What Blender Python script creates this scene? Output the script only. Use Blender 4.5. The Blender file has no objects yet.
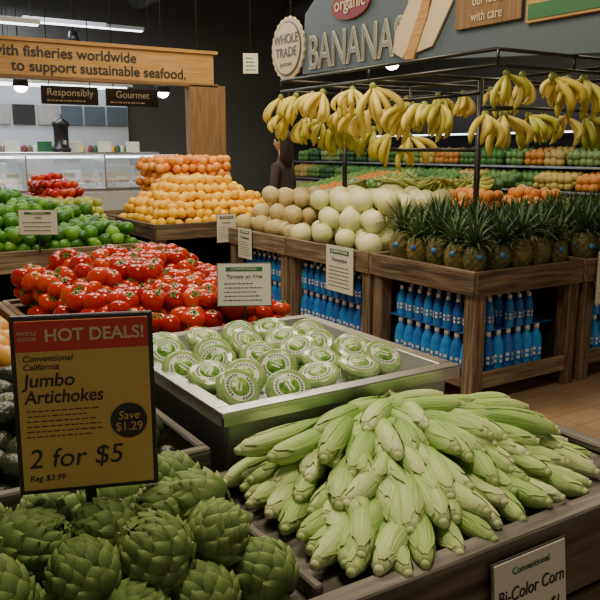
import bpy, math, random
import numpy as np
from mathutils import Matrix, Vector, Euler
R=random.Random(7)
pi=math.pi
# ---------------------------------------------------------------- materials
def newmat(name):
    m=bpy.data.materials.new(name); m.use_nodes=True
    nt=m.node_tree; b=nt.nodes['Principled BSDF']
    return m,nt,b
def ramp(nt,stops,const=False):
    r=nt.nodes.new('ShaderNodeValToRGB')
    cr=r.color_ramp
    if const: cr.interpolation='CONSTANT'
    while len(cr.elements)<len(stops): cr.elements.new(.5)
    for e,(p,c) in zip(cr.elements,stops):
        e.position=p; e.color=(*c,1)
    return r
def attr(nt,n):
    a=nt.nodes.new('ShaderNodeAttribute'); a.attribute_name=n; return a
def plain(name,col,rough=.5,metal=0,emit=0,spec=.5):
    m,nt,b=newmat(name)
    b.inputs['Base Color'].default_value=(*col,1); b.inputs['Roughness'].default_value=rough
    b.inputs['Metallic'].default_value=metal
    b.inputs['Specular IOR Level'].default_value=spec
    if emit:
        b.inputs['Emission Color'].default_value=(*col,1); b.inputs['Emission Strength'].default_value=emit
    n=nt.nodes.new('ShaderNodeTexNoise'); n.inputs['Scale'].default_value=40
    bp=nt.nodes.new('ShaderNodeBump'); bp.inputs['Strength'].default_value=.04
    nt.links.new(n.outputs[0],bp.inputs['Height']); nt.links.new(bp.outputs[0],b.inputs['Normal'])
    return m
def math_node(nt,op,a,bv):
    n=nt.nodes.new('ShaderNodeMath'); n.operation=op
    for i,x in enumerate((a,bv)):
        if x is None: continue
        if isinstance(x,(int,float)): n.inputs[i].default_value=x
        else: nt.links.new(x,n.inputs[i])
    return n.outputs[0]
def produce(name,stops,rough=.4,nscale=12,nw=.5,bump=.1,bscale=80,spec=.5,sub=0,lcscale=None):
    """colour from per item random + noise in item local coords"""
    m,nt,b=newmat(name)
    a=attr(nt,'rnd'); l=attr(nt,'lc')
    n=nt.nodes.new('ShaderNodeTexNoise'); n.inputs['Scale'].default_value=nscale; n.noise_dimensions='4D'
    vec=l.outputs['Vector']
    if lcscale:
        mp=nt.nodes.new('ShaderNodeMapping'); mp.inputs['Scale'].default_value=lcscale
        nt.links.new(vec,mp.inputs[0]); vec=mp.outputs[0]
    nt.links.new(vec,n.inputs['Vector'])
    w=math_node(nt,'MULTIPLY',a.outputs['Fac'],37.); nt.links.new(w,n.inputs['W'])
    x=math_node(nt,'MULTIPLY',a.outputs['Fac'],1-nw); y=math_node(nt,'MULTIPLY',n.outputs[0],nw)
    z=math_node(nt,'ADD',x,y)
    r=ramp(nt,stops); nt.links.new(z,r.inputs[0]); nt.links.new(r.outputs[0],b.inputs['Base Color'])
    b.inputs['Roughness'].default_value=rough; b.inputs['Specular IOR Level'].default_value=spec
    if bump:
        n2=nt.nodes.new('ShaderNodeTexNoise'); n2.inputs['Scale'].default_value=bscale
        nt.links.new(vec,n2.inputs['Vector'])
        bp=nt.nodes.new('ShaderNodeBump'); bp.inputs['Strength'].default_value=bump; bp.inputs['Distance'].default_value=.01
        nt.links.new(n2.outputs[0],bp.inputs['Height']); nt.links.new(bp.outputs[0],b.inputs['Normal'])
    return m
def wood(name,dark,mid,light,rough=.68):
    return produce(name,[(.3,dark),(.5,mid),(.7,light)],rough,1.,.8,.5,1.5,spec=.3,lcscale=(3.5,45,45))
M={}
M['wood']=wood('rustic_brown_wood',(.06,.042,.027),(.17,.12,.075),(.32,.245,.16))
M['woodgrey']=wood('weathered_grey_wood',(.06,.056,.05),(.15,.14,.12),(.29,.275,.24))
M['wooddark']=wood('dark_plank_wood',(.025,.02,.016),(.08,.065,.052),(.17,.14,.115))
M['woodtan']=wood('tan_sign_wood',(.34,.18,.06),(.42,.235,.08),(.5,.3,.11),.45)
M['woodpanel']=wood('brown_panel_wood',(.14,.08,.035),(.2,.115,.05),(.27,.16,.075),.5)
M['black']=plain('black_metal',(.012,.012,.013),.35)
M['dark']=plain('dark_interior',(.018,.018,.02),.7)
M['white']=plain('white_card',(.7,.7,.6),.5)
M['ink']=plain('ink_black',(.02,.02,.02),.6)
M['steel']=plain('stainless_steel',(.62,.64,.66),.28,1)
M['steelb']=produce('brushed_steel_inner',[(.2,(.36,.38,.4)),(.8,(.6,.62,.64))],.38,3,.8,.05,20)
M['steelb'].node_tree.nodes['Principled BSDF'].inputs['Metallic'].default_value=.75
M['tomato']=produce('tomato_skin',[(.2,(.36,.008,.004)),(.5,(.52,.02,.007)),(.85,(.62,.07,.012))],.2,6,.35,0)
M['calyx']=plain('tomato_calyx_green',(.06,.19,.02),.6)
M['lime']=produce('lime_skin',[(.2,(.02,.09,.008)),(.5,(.045,.18,.012)),(.85,(.15,.32,.03))],.38,10,.4,.1,60,.35)
M['orange']=produce('orange_peel',[(.2,(.75,.25,.03)),(.8,(.9,.42,.09))],.45,8,.3,.15,90)
M['lemon']=produce('lemon_peel',[(.2,(.85,.42,.008)),(.8,(.95,.6,.02))],.45,8,.3,.15,90)
M['canta']=produce('cantaloupe_rind',[(.2,(.38,.29,.12)),(.5,(.55,.43,.2)),(.8,(.68,.57,.3))],.6,26,.7,.4,50)
M['honey']=produce('honeydew_rind',[(.2,(.58,.6,.27)),(.8,(.76,.77,.44))],.42,4,.5,.05,30)
M['melong']=produce('watermelon_rind',[(.3,(.03,.12,.02)),(.7,(.15,.35,.07))],.3,14,.9,.0,30)
M['avo']=produce('avocado_skin',[(.2,(.008,.012,.006)),(.8,(.035,.05,.018))],.4,10,.4,.5,60)
M['mango']=produce('mango_skin',[(.2,(.6,.2,.04)),(.8,(.7,.42,.08))],.4,6,.6,0)
M['artcore']=plain('artichoke_core',(.07,.12,.03),.6)
M['pineleaf']=produce('pineapple_crown_leaf',[(.2,(.02,.06,.02)),(.8,(.085,.17,.05))],.55,8,.4,0)
M['pinebody']=produce('pineapple_rind',[(.15,(.03,.04,.012)),(.5,(.12,.115,.03)),(.85,(.32,.23,.055))],.6,22,.6,.6,60)
M['banana']=produce('banana_peel',[(.15,(.4,.44,.05)),(.38,(.67,.55,.07)),(.85,(.82,.65,.16))],.5,5,.4,.05,20)
M['bananatip']=plain('banana_stem_green',(.26,.31,.06),.5)
M['plantain']=produce('green_plantain_peel',[(.2,(.22,.32,.05)),(.8,(.5,.52,.12))],.4,5,.45,0)
M['bblue']=produce('bottle_blue_label',[(.2,(.01,.11,.48)),(.8,(.025,.26,.75))],.35,2,.3,0)
M['bwhite']=plain('bottle_white_plastic',(.75,.78,.82),.35)
M['tagblue']=plain('blue_tag',(.04,.2,.5),.4)
M['palegreen']=produce('tub_lid_pale_green',[(.3,(.17,.3,.09)),(.7,(.35,.47,.2))],.15,40,.9,.1,60)
M['greend']=plain('header_green',(.03,.14,.05),.5)
M['red']=plain('sign_red',(.5,.035,.02),.4)
M['cream']=plain('sign_cream',(.6,.5,.32),.5)
M['kraft']=plain('sign_kraft_yellow',(.58,.37,.11),.5)
M['slate']=plain('sign_slate_blue',(.08,.11,.14),.5)
M['letterblue']=plain('sign_letter_blue',(.2,.26,.29),.5)
M['maroon']=plain('sign_maroon',(.2,.02,.03),.5)
M['skin']=plain('skin',(.4,.24,.16),.5)
M['hair']=plain('hair_dark',(.02,.011,.007),.6)
M['coat']=plain('dark_coat',(.045,.03,.03),.8)
M['caseW']=plain('display_case_white',(.55,.59,.64),.3)
M['lampE']=plain('lamp_glow',(1,.96,.88),.5,0,25)
M['stripE']=plain('case_strip_light',(.9,.96,1),.5,0,5)
m,nt,b=newmat('crushed_ice'); b.inputs['Base Color'].default_value=(.86,.9,.92,1); b.inputs['Roughness'].default_value=.3
b.inputs['Subsurface Weight'].default_value=.3; b.inputs['Subsurface Scale'].default_value=.02
vo=nt.nodes.new('ShaderNodeTexVoronoi'); vo.inputs['Scale'].default_value=70
bp=nt.nodes.new('ShaderNodeBump'); bp.inputs['Strength'].default_value=.8; bp.inputs['Distance'].default_value=.01
nt.links.new(vo.outputs[0],bp.inputs['Height']); nt.links.new(bp.outputs[0],b.inputs['Normal']); M['ice']=m
m,nt,b=newmat('case_glass'); b.inputs['Base Color'].default_value=(.8,.9,.92,1); b.inputs['Roughness'].default_value=.05
b.inputs['Alpha'].default_value=.2; M['glass']=m
M['salad']=produce('salad_greens',[(.3,(.04,.16,.015)),(.5,(.14,.32,.04)),(.7,(.36,.5,.14))],.3,60,.8,.3,80)
m,nt,b=newmat('artichoke_bract'); l=attr(nt,'lc'); a=attr(nt,'rnd')
sx=nt.nodes.new('ShaderNodeSeparateXYZ'); nt.links.new(l.outputs['Vector'],sx.inputs[0])
mp=nt.nodes.new('ShaderNodeMapping'); mp.inputs['Scale'].default_value=(1.5,6,9); nt.links.new(l.outputs['Vector'],mp.inputs[0])
n=nt.nodes.new('ShaderNodeTexNoise'); n.inputs['Scale'].default_value=2.; n.inputs['Detail'].default_value=5; n.noise_dimensions='4D'; nt.links.new(mp.outputs[0],n.inputs['Vector'])
nt.links.new(math_node(nt,'MULTIPLY',a.outputs['Fac'],50.),n.inputs['W'])
f=math_node(nt,'ADD',math_node(nt,'MULTIPLY',sx.outputs[0],.65),math_node(nt,'MULTIPLY',n.outputs[0],.55))
f=math_node(nt,'ADD',f,math_node(nt,'MULTIPLY',a.outputs['Fac'],.1))
rr=ramp(nt,[(.28,(.02,.045,.01)),(.6,(.085,.15,.035)),(.88,(.17,.255,.07)),(1.,(.27,.32,.12))])  # dark bract bases paint shade into the creases; pale tips are own colour
nt.links.new(f,rr.inputs[0]); nt.links.new(rr.outputs[0],b.inputs['Base Color']); b.inputs['Roughness'].default_value=.62; b.inputs['Specular IOR Level'].default_value=.3
bp=nt.nodes.new('ShaderNodeBump'); bp.inputs['Strength'].default_value=.4; bp.inputs['Distance'].default_value=.004
nt.links.new(n.outputs[0],bp.inputs['Height']); nt.links.new(bp.outputs[0],b.inputs['Normal']); M['bract']=m
def huskmat(name,shift):
    m,nt,b=newmat(name); l=attr(nt,'lc'); a=attr(nt,'rnd')
    sx=nt.nodes.new('ShaderNodeSeparateXYZ'); nt.links.new(l.outputs['Vector'],sx.inputs[0])
    mp=nt.nodes.new('ShaderNodeMapping'); mp.inputs['Scale'].default_value=(.8,26,1); nt.links.new(l.outputs['Vector'],mp.inputs[0])
    n=nt.nodes.new('ShaderNodeTexNoise'); n.inputs['Scale'].default_value=1.3; n.inputs['Detail'].default_value=4; n.noise_dimensions='4D'; nt.links.new(mp.outputs[0],n.inputs['Vector'])
    nt.links.new(math_node(nt,'MULTIPLY',a.outputs['Fac'],50.),n.inputs['W'])
    f=math_node(nt,'ADD',math_node(nt,'MULTIPLY',sx.outputs[0],.4),math_node(nt,'MULTIPLY',n.outputs[0],.45))
    f=math_node(nt,'ADD',f,math_node(nt,'MULTIPLY',a.outputs['Fac'],.2))
    f=math_node(nt,'ADD',f,shift)
    rr=ramp(nt,[(.2,(.74,.78,.47)),(.4,(.5,.65,.25)),(.6,(.3,.49,.115)),(.88,(.14,.32,.045))])
    nt.links.new(f,rr.inputs[0]); nt.links.new(rr.outputs[0],b.inputs['Base Color']); b.inputs['Roughness'].default_value=.5; b.inputs['Specular IOR Level'].default_value=.35
    bp=nt.nodes.new('ShaderNodeBump'); bp.inputs['Strength'].default_value=.7; bp.inputs['Distance'].default_value=.006
    nt.links.new(n.outputs[0],bp.inputs['Height']); nt.links.new(bp.outputs[0],b.inputs['Normal'])
    return m
M['husk']=huskmat('corn_husk',.0); M['husk2']=huskmat('corn_husk_leaf',.04)
M['silk']=plain('corn_silk',(.3,.17,.07),.8)
m,nt,b=newmat('mixed_produce'); a=attr(nt,'rnd')
rr=ramp(nt,[(0,(.05,.15,.03)),(.14,(.14,.26,.06)),(.28,(.3,.03,.015)),(.36,(.6,.24,.04)),(.46,(.07,.2,.04)),(.6,(.5,.38,.1)),(.68,(.2,.3,.09)),(.82,(.4,.4,.28)),(.88,(.03,.1,.03))],True)
nt.links.new(a.outputs['Fac'],rr.inputs[0]); nt.links.new(rr.outputs[0],b.inputs['Base Color']); M['mixed']=m
m,nt,b=newmat('tan_tile_floor'); tc=nt.nodes.new('ShaderNodeTexCoord'); br=nt.nodes.new('ShaderNodeTexBrick')
br.inputs['Scale'].default_value=1.6; br.offset=0; br.inputs['Color1'].default_value=(.38,.25,.15,1); br.inputs['Color2'].default_value=(.32,.205,.12,1)
br.inputs['Mortar'].default_value=(.22,.15,.09,1); br.inputs['Mortar Size'].default_value=.008; br.inputs['Brick Width'].default_value=.5
nt.links.new(tc.outputs['Object'],br.inputs['Vector']); nt.links.new(br.outputs[0],b.inputs['Base Color']); b.inputs['Roughness'].default_value=.35; M['floor']=m
m,nt,b=newmat('dark_wall_paint'); n=nt.nodes.new('ShaderNodeTexNoise'); n.inputs['Scale'].default_value=3
rr=ramp(nt,[(.3,(.07,.07,.066)),(.7,(.1,.1,.094))]); nt.links.new(n.outputs[0],rr.inputs[0]); nt.links.new(rr.outputs[0],b.inputs['Base Color']); M['wall']=m
m,nt,b=newmat('ceiling_grey'); n=nt.nodes.new('ShaderNodeTexNoise'); n.inputs['Scale'].default_value=2
rr=ramp(nt,[(.3,(.12,.122,.12)),(.7,(.18,.182,.18))]); nt.links.new(n.outputs[0],rr.inputs[0]); nt.links.new(rr.outputs[0],b.inputs['Base Color']); M['ceil']=m
# ---------------------------------------------------------------- mesh builder
class MB:
    def __init__(s): s.v=[];s.f=[];s.m=[];s.sm=[];s.r=[];s.l=[];s.mats=[];s.n=0
    def mi(s,k):
        if k not in s.mats: s.mats.append(k)
        return s.mats.index(k)
    def add(s,V,F,mat,T=None,rnd=None,lc=None,smooth=True):
        V=np.asarray(V,dtype=float)
        L=V if lc is None else np.asarray(lc,dtype=float)
        if T is not None:
            T=np.array(T); V=V@T[:3,:3].T+T[:3,3]
        s.v.append(V); s.l.append(L); s.r.append(np.full(len(V),R.random() if rnd is None else rnd))
        o=s.n; s.f+= [tuple(i+o for i in f) for f in F]; s.n+=len(V)
        s.m+=[s.mi(mat)]*len(F); s.sm+=[smooth]*len(F)
    def tpl(s,t,T,rnd=None):
        rnd=R.random() if rnd is None else rnd
        for (V,F,mat,lc) in t: s.add(V,F,mat,T,rnd,lc)
    def box(s,x0,x1,y0,y1,z0,z1,mat,T=None,bev=0.004):
        c=((x0+x1)/2,(y0+y1)/2,(z0+z1)/2); d=[abs(x1-x0)/2,abs(y1-y0)/2,abs(z1-z0)/2]
        b=min(bev,min(d)*.4)
        V=[];idx={}
        for sx in(-1,1):
            for sy in(-1,1):
                for sz in(-1,1):
                    for ax in range(3):
                        q=[sx*(d[0]-b),sy*(d[1]-b),sz*(d[2]-b)]
                        q[ax]=(sx,sy,sz)[ax]*d[ax]
                        idx[(sx,sy,sz,ax)]=len(V); V.append(q)
        F=[]
        for ax in range(3):
            o=[i for i in range(3) if i!=ax]
            for sg in(-1,1):
                ring=[]
                for p,q in((-1,-1),(1,-1),(1,1),(-1,1)):
                    k=[0,0,0];k[ax]=sg;k[o[0]]=p;k[o[1]]=q; ring.append(idx[(*k,ax)])
                F.append(ring)
        for ax in range(3):
            o=[i for i in range(3) if i!=ax]
            for p in(-1,1):
                for q in(-1,1):
                    k1=[0]*3;k1[ax]=-1;k1[o[0]]=p;k1[o[1]]=q;k2=list(k1);k2[ax]=1
                    F.append([idx[(*k1,o[0])],idx[(*k1,o[1])],idx[(*k2,o[1])],idx[(*k2,o[0])]])
        for sx in(-1,1):
            for sy in(-1,1):
                for sz in(-1,1): F.append([idx[(sx,sy,sz,a)] for a in range(3)])
        V=np.array(V,dtype=float); FF=[]
        for f in F:
            a,b2,c2=V[f[0]],V[f[1]],V[f[2]]
            nrm=np.cross(b2-a,c2-a)
            if np.dot(nrm,V[list(f)].mean(0))<0: f=f[::-1]
            FF.append(f)
        ax=int(np.argmax(d)); perm=[ax]+[i for i in range(3) if i!=ax]
        L=V[:,perm]
        s.add(V+np.array(c),FF,mat,T,None,L,False)
    def obj(s,name,parent=None):
        me=bpy.data.meshes.new(name); V=np.concatenate(s.v)
        me.from_pydata(V.tolist(),[],s.f)
        for k in s.mats: me.materials.append(M[k])
        me.polygons.foreach_set('material_index',s.m); me.polygons.foreach_set('use_smooth',s.sm)
        a=me.attributes.new('rnd','FLOAT','POINT'); a.data.foreach_set('value',np.concatenate(s.r))
        a=me.attributes.new('lc','FLOAT_VECTOR','POINT'); a.data.foreach_set('vector',np.concatenate(s.l).ravel())
        me.update()
        o=bpy.data.objects.new(name,me); bpy.context.collection.objects.link(o)
        if parent: o.parent=parent
        return o
def empty(name,loc=(0,0,0),rot=None):
    e=bpy.data.objects.new(name,None); bpy.context.collection.objects.link(e); e.location=loc; e.empty_display_size=.05
    if rot is not None: e.rotation_euler=rot
    return e
def text(s,parent,x,z,size,mat,y=-.006,align='CENTER',shear=0,name='lettering',ext=.0008,sx=1,bold=0):
    cu=bpy.data.curves.new(name,'FONT'); cu.body=s; cu.size=size; cu.extrude=ext; cu.align_x=align; cu.align_y='CENTER'; cu.shear=shear; cu.offset=bold
    cu.materials.append(M[mat]); o=bpy.data.objects.new(name,cu); bpy.context.collection.objects.link(o)
    o.parent=parent; o.location=(x,y,z); o.rotation_euler=(pi/2,0,0); o.scale=(sx,1,1)
    return o
# --------------------------------------------------------------- templates
def lathe(prof,seg=20,cap=True,fn=None):
    V=[];F=[]
    for (r,z) in prof:
        for i in range(seg):
            a=2*pi*i/seg; rr=r*(fn(a,z) if fn else 1)
            V.append((rr*math.cos(a),rr*math.sin(a),z))
    n=len(prof)
    for j in range(n-1):
        for i in range(seg):
            k=(i+1)%seg
            F.append((j*seg+i,j*seg+k,(j+1)*seg+k,(j+1)*seg+i))
    if cap:
        F.append(tuple(range(seg))[::-1]); F.append(tuple((n-1)*seg+i for i in range(seg)))
    return V,F
def ball(rx,rz,seg=18,n=11,tip=0,dimple=0,fn=None):
    prof=[]
    for j in range(n+1):
        t=pi*j/n; r=rx*math.sin(t)+1e-4; z=-rz*math.cos(t)
        if tip and (j==n or j==0): z*=1+tip
        if dimple and j>n-2: z-=dimple*(j-(n-2))/2
        prof.append((r,z))
    return lathe(prof,seg,True,fn)
def tube(path,rad,seg=8,closed=True):
    V=[];F=[]; n=len(path)
    t0=(path[1]-path[0]).normalized()
    ref=Vector((0,1,0)) if abs(t0.y)<.8 else Vector((1,0,0))
    for i,p in enumerate(path):
        t=(path[min(i+1,n-1)]-path[max(i-1,0)]).normalized()
        u=t.cross(ref).normalized(); w=u.cross(t).normalized(); ref=w
        for k in range(seg):
            a=2*pi*k/seg; V.append(tuple(p+(u*math.cos(a)+w*math.sin(a))*rad[i]))
    for j in range(n-1):
        for i in range(seg):
            k=(i+1)%seg; F.append((j*seg+i,j*seg+k,(j+1)*seg+k,(j+1)*seg+i))
    if closed: F.append(tuple(range(seg))[::-1]); F.append(tuple((n-1)*seg+i for i in range(seg)))
    return V,F
def T_tomato(sq=.036,l=0):
    V,F=ball(.042,sq,20,12,0,.007,lambda a,z:1+.03*math.cos(5*a)+l*math.cos(2*a))
    t=[(V,F,'tomato',None)]
    V=[];F=[]
    for i in range(5):
        a=2*pi*i/5; o=len(V)
        for r,w,z in((.002,.003,.031),(.012,.004,.036),(.022,.0005,.031)):
            for sgn in(-1,1):
                V.append((r*math.cos(a)-sgn*w*math.sin(a),r*math.sin(a)+sgn*w*math.cos(a),z))
        F+=[(o,o+1,o+3,o+2),(o+2,o+3,o+5,o+4)]
    t.append((V,F,'calyx',None))
    V,F=lathe([(.003,.028),(.0022,.043)],6); t.append((V,F,'calyx',None))
    return t
def T_corn(seed):
    r0_=random.Random(seed); bend=r0_.uniform(-.012,.012)
    L=.225; n=18; seg=22; t=[]; fat=r0_.uniform(.98,1.12)
    def rad(x):
        k=[(0,.0115),(.05,.0145),(.12,.019),(.25,.0235),(.45,.0255),(.65,.024),(.8,.019),(.92,.012),(1,.005)]
        for (x0,r0),(x1,r1) in zip(k,k[1:]):
            if x<=x1: return (r0+(r1-r0)*(x-x0)/(x1-x0))*fat
        return .005
    def bz(x): return bend*(1-(2*x-1)**2)
    V=[];F=[];lc=[]
    for j in range(n+1):
        x=j/n
        for i in range(seg):
            a=2*pi*i/seg; r=rad(x)*(1+.035*math.cos(3*a+2*x+seed)+.018*math.cos(8*a+3*x))
            V.append((x*L,r*math.cos(a),r*math.sin(a)+bz(x))); lc.append((x,abs(i/seg-.5)*2,0))
    for j in range(n):
        for i in range(seg):
            k=(i+1)%seg; F.append((j*seg+i,(j+1)*seg+i,(j+1)*seg+k,j*seg+k))
    F.append(tuple(range(seg))); t.append((V,F,'husk',lc))
    V,F=tube([Vector((-.008,0,0)),Vector((.01,0,0))],[.009,.0105],12)
    t.append((V,F,'husk',[(0,0,0)]*len(V)))
    leaves=[(.3,1.05,.02,1.08,.007),(2.3,1.1,.04,1.16,.011),(4.2,1.05,.03,1.1,.005),(5.4,.75,.06,1.24,.016),(1.2,.5,.12,1.12,.012)]
    for q,(a0,wd,x0,x1,fl) in enumerate(leaves):
        a0+=r0_.uniform(-.4,.4); fl*=r0_.uniform(.5,1.6); x1+=r0_.uniform(-.05,.1); wob=r0_.uniform(0,6)
        V=[];F=[];lc=[]; nn=14; mm=6
        for j in range(nn+1):
            s=j/nn; x=x0+(x1-x0)*s
            hw=wd*(1-max(0,s-.5)**1.4*2.6) if s>.5 else wd
            hw=max(hw,.03)*min(1,.35+s*4)
            for i in range(mm+1):
                w=i/mm*2-1; a=a0+w*hw+ .1*math.sin(s*5+wob)
                r=rad(min(x,1))*(1.05+.01*q)+.001+ max(0,s-.55)**2*fl*6 + .0018*max(0,abs(w)-.6)*(1+math.sin(s*14+wob+w))
                V.append((x*L,r*math.cos(a),r*math.sin(a)+bz(min(x,1)))); lc.append((min(x,1.1)+.08*abs(w),q*.37+i/mm*.5,q))
        for j in range(nn):
            for i in range(mm): F.append((j*(mm+1)+i,(j+1)*(mm+1)+i,(j+1)*(mm+1)+i+1,j*(mm+1)+i+1))
        t.append((V,F,'husk2',lc))
    V=[];F=[]
    for i in range(30):
        a=r0_.uniform(0,6.28); p=Vector((.97*L,0,0)); q=p+Vector((r0_.uniform(.02,.05),math.cos(a)*.014,math.sin(a)*.014)); o=len(V)
        V+= [tuple(p),tuple(p+Vector((0,.0018,0))),tuple(q+Vector((0,.001,0))),tuple(q)]; F.append((o,o+1,o+2,o+3))
    t.append((V,F,'silk',None))
    return t
def T_artichoke(seed):
    r=random.Random(seed); RR=.056; t=[]
    V,F=ball(RR*.9,RR*.9,16,10); t.append((V,F,'artcore',None))
    V=[];F=[];lc=[]; N=78
    for i in range(N):
        u=i/(N-1); az=i*2.39996+r.uniform(-.14,.14); lat0=-1.2+u*2.15; dl=.76-.2*u+r.uniform(-.05,.05)
        hw0=.47*(1-.35*u)*r.uniform(.88,1.1); o=len(V); flare=r.uniform(.05,.2)*(1-.5*u); tw=r.uniform(-.08,.08)
        nn=7;mm=4
        for j in range(nn+1):
            s=j/nn; lat=lat0+s*dl
            hw=hw0*(max(0,1-s**2.4))**.8*(.75+.5*s) 
            if j==nn: hw=.01
            rr=RR*(.99-.05*u*(1-s)+flare*s**2.2+.03*math.sin(s*pi))
            for k in range(mm+1):
                w=k/mm*2-1
                r2=rr*(1-.09*w*w)+ (.0015 if abs(w)<.1 else 0)
                dx=w*hw*RR+tw*s*RR
                px=r2*math.cos(lat)
                x=px*math.cos(az)-dx*math.sin(az); y=px*math.sin(az)+dx*math.cos(az)
                z=r2*math.sin(lat)*1.05
                V.append((x,y,z)); lc.append((s,w,u))
        for j in range(nn):
            for k in range(mm): F.append((o+j*(mm+1)+k,o+j*(mm+1)+k+1,o+(j+1)*(mm+1)+k+1,o+(j+1)*(mm+1)+k))
    t.append((V,F,'bract',lc))
    V,F=tube([Vector((0,0,-RR*.7)),Vector((.003,0,-RR*1.15)),Vector((.008,0,-RR*1.8))],[.017,.014,.0145],12)
    t.append((V,F,'bract',[(.95,0,0)]*len(V)))
    return t
def T_pine():
    t=[]; n=22;seg=32
    prof=[]
    for j in range(n+1):
        x=j/n; r=.068*(math.sin(pi*(.12+.76*x))**.55); 
        if j in(0,n): r*=.55
        prof.append((r,x*.18))
    V,F=lathe(prof,seg,True,lambda a,z:1+.07*(abs(math.sin(4*a+z*70))*abs(math.sin(4*a-z*70))*2-.8))
    t.append((V,F,'pinebody',None))
    V=[];F=[]
    for i in range(44):
        u=i/43; az=i*2.4; el=.35+u*1.1; Ln=.12+.1*u*(1-.3*u); w=.012
        base=Vector((.012*math.cos(az),.012*math.sin(az),.172+u*.03)); o=len(V)
        for j in range(5):
            s=j/4; e=el-.5*s*s*(1-u)-.15*s
            d=Vector((math.cos(az)*math.cos(e),math.sin(az)*math.cos(e),math.sin(e)))
            p=base+d*Ln*s; ww=w*(1-s)**.7+.0006
            sd=Vector((-math.sin(az),math.cos(az),0))
            V+= [tuple(p-sd*ww),tuple(p-Vector((0,0,.003))),tuple(p+sd*ww)]
        for j in range(4):
            q=o+j*3; F+=[(q,q+1,q+4,q+3),(q+1,q+2,q+5,q+4)]
    t.append((V,F,'pineleaf',None))
    return t
def T_banana_bunch(n,seed,mat='banana'):
    r=random.Random(seed); t=[]
    V,F=ball(.022,.022,8,6); t.append((V,F,'bananatip',None))
    for i in range(n):
        row=i%2; k=i/(n-1)*2-1
        side=k*1.1+r.uniform(-.15,.15)
        out=Vector((math.sin(side),-math.cos(side)*(.95 if row else .4),0))
        L=.185*r.uniform(.88,1.1); path=[];rad=[];N=12
        for j in range(N+1):
            s=j/N
            off=math.sin(s*pi*.72)*.095*(1+.3*row)
            p=out*off+Vector((math.sin(side)*.035*s,0,-L*s*(1-.1*row)))
            path.append(p)
            if s<.12: q=.0085
            elif s<.28: q=.0085+(.018-.0085)*(s-.12)/.16
            elif s<.8: q=.0195
            elif s<.95: q=.0195-(.011)*(s-.8)/.15
            else: q=.006
            rad.append(q)
        V,F=tube(path,rad,8); t.append((V,F,mat,None))
        V,F=tube(path[:2],[.0092,.0092],6); t.append((V,F,'bananatip',None))
        V,F=tube([path[-2],path[-1]+Vector((0,0,-.004))],[.0086,.005],6); t.append((V,F,'bananatip',None))
    return t
def T_bottle():
    V,F=lathe([(.036,0),(.039,.006),(.039,.045),(.036,.05),(.039,.056),(.039,.15),(.036,.156),(.038,.165),(.03,.2),(.016,.225),(.014,.235)],14)
    t=[(V,F,'bblue',None)]
    V,F=lathe([(.0165,.233),(.0165,.262),(.014,.265)],12); t.append((V,F,'bwhite',None))
    V=[];F=[]
    for i in range(7):
        a=2*pi*i/7
        for z in(.07,.1):
            o=len(V)
            for da,dz in((-.24,0),(.24,0),(.24,.019),(-.24,.019)): V.append((.0402*math.cos(a+da),.0402*math.sin(a+da),z+dz))
            F.append((o,o+1,o+2,o+3))
    t.append((V,F,'bwhite',None))
    return t
def T_tub():
    t=[]
    V,F=lathe([(.045,0),(.052,.03),(.056,.032)],28); t.append((V,F,'salad',None))
    V,F=lathe([(.059,.03),(.061,.034),(.059,.038),(.054,.044),(.051,.0455)],28); t.append((V,F,'palegreen',None))
    V=[];F=[]
    def ring(r0,r1,z0,z1,a0,a1,mat,n=32):
        V=[];F=[]
        for i in range(n+1):
            a=a0+(a1-a0)*i/n
            V+=[(r0*math.cos(a),r0*math.sin(a),z0),(r1*math.cos(a),r1*math.sin(a),z1)]
        for i in range(n): F.append((2*i,2*i+1,2*i+3,2*i+2))
        t.append((V,F,mat,None))
    ring(.027,.0405,.0478,.0466,0,2*pi,'white')
    V,F=lathe([(.0272,.047),(.0265,.0484)],20); t.append((V,F,'salad',None))
    V=[];F=[]
    for i in range(26):
        a=2*pi*i/26
        if abs(math.sin(a))<.3: continue
        o=len(V)
        for rr,da in((.0305,-.08),(.0305,.08),(.037,.07),(.037,-.07)): V.append((rr*math.cos(a+da),rr*math.sin(a+da),.0486-(rr-.032)*.1))
        F.append((o,o+1,o+2,o+3))
    t.append((V,F,'greend',None))
    V=[];F=[]
    for j,wd in((.007,.015),(-.003,.013)):
        o=len(V); V+=[(-wd,j-.002,.049),(wd,j-.002,.049),(wd,j+.002,.049),(-wd,j+.002,.049)]; F.append((o,o+1,o+2,o+3))
    t.append((V,F,'white',None))
    return t
def Tm(x,y,z,rx=0,ry=0,rz=0,s=1): return Matrix.Translation((x,y,z))@Euler((rx,ry,rz)).to_matrix().to_4x4()@Matrix.Scale(s,4)
def rrot(x,y,z,s=1,full=True): 
    k=pi if full else .8
    return Tm(x,y,z,R.uniform(-k,k),R.uniform(-k,k),R.uniform(-pi,pi),s)
def pile(mb,t,x0,x1,y0,y1,z0,hf,r,jit=.25,full=True,sv=.08,depth=2.6,pack=.84):
    if not isinstance(t[0],list): t=[t]
    k=0; z=z0+r
    while True:
        any_=False; ox=(k%2)*r*.9; oy=(k%2)*r*.55; j=0; y=y0+r+oy
        while y<=y1-r:
            x=x0+r+ox+(j%2)*r
            while x<=x1-r:
                h=hf(x,y)
                if h>z-r*.6:
                    any_=True
                    if h-z<depth*r:
                        g=r*jit
                        mb.tpl(R.choice(t),rrot(x+R.uniform(-g,g),y+R.uniform(-g,g),z+R.uniform(-g,g)*.8,R.uniform(1-sv,1+sv),full))
                x+=2*r*.97
            y+=r*1.72; j+=1
        k+=1; z+=2*r*pack*.92
        if not any_ or k>14: break
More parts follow.
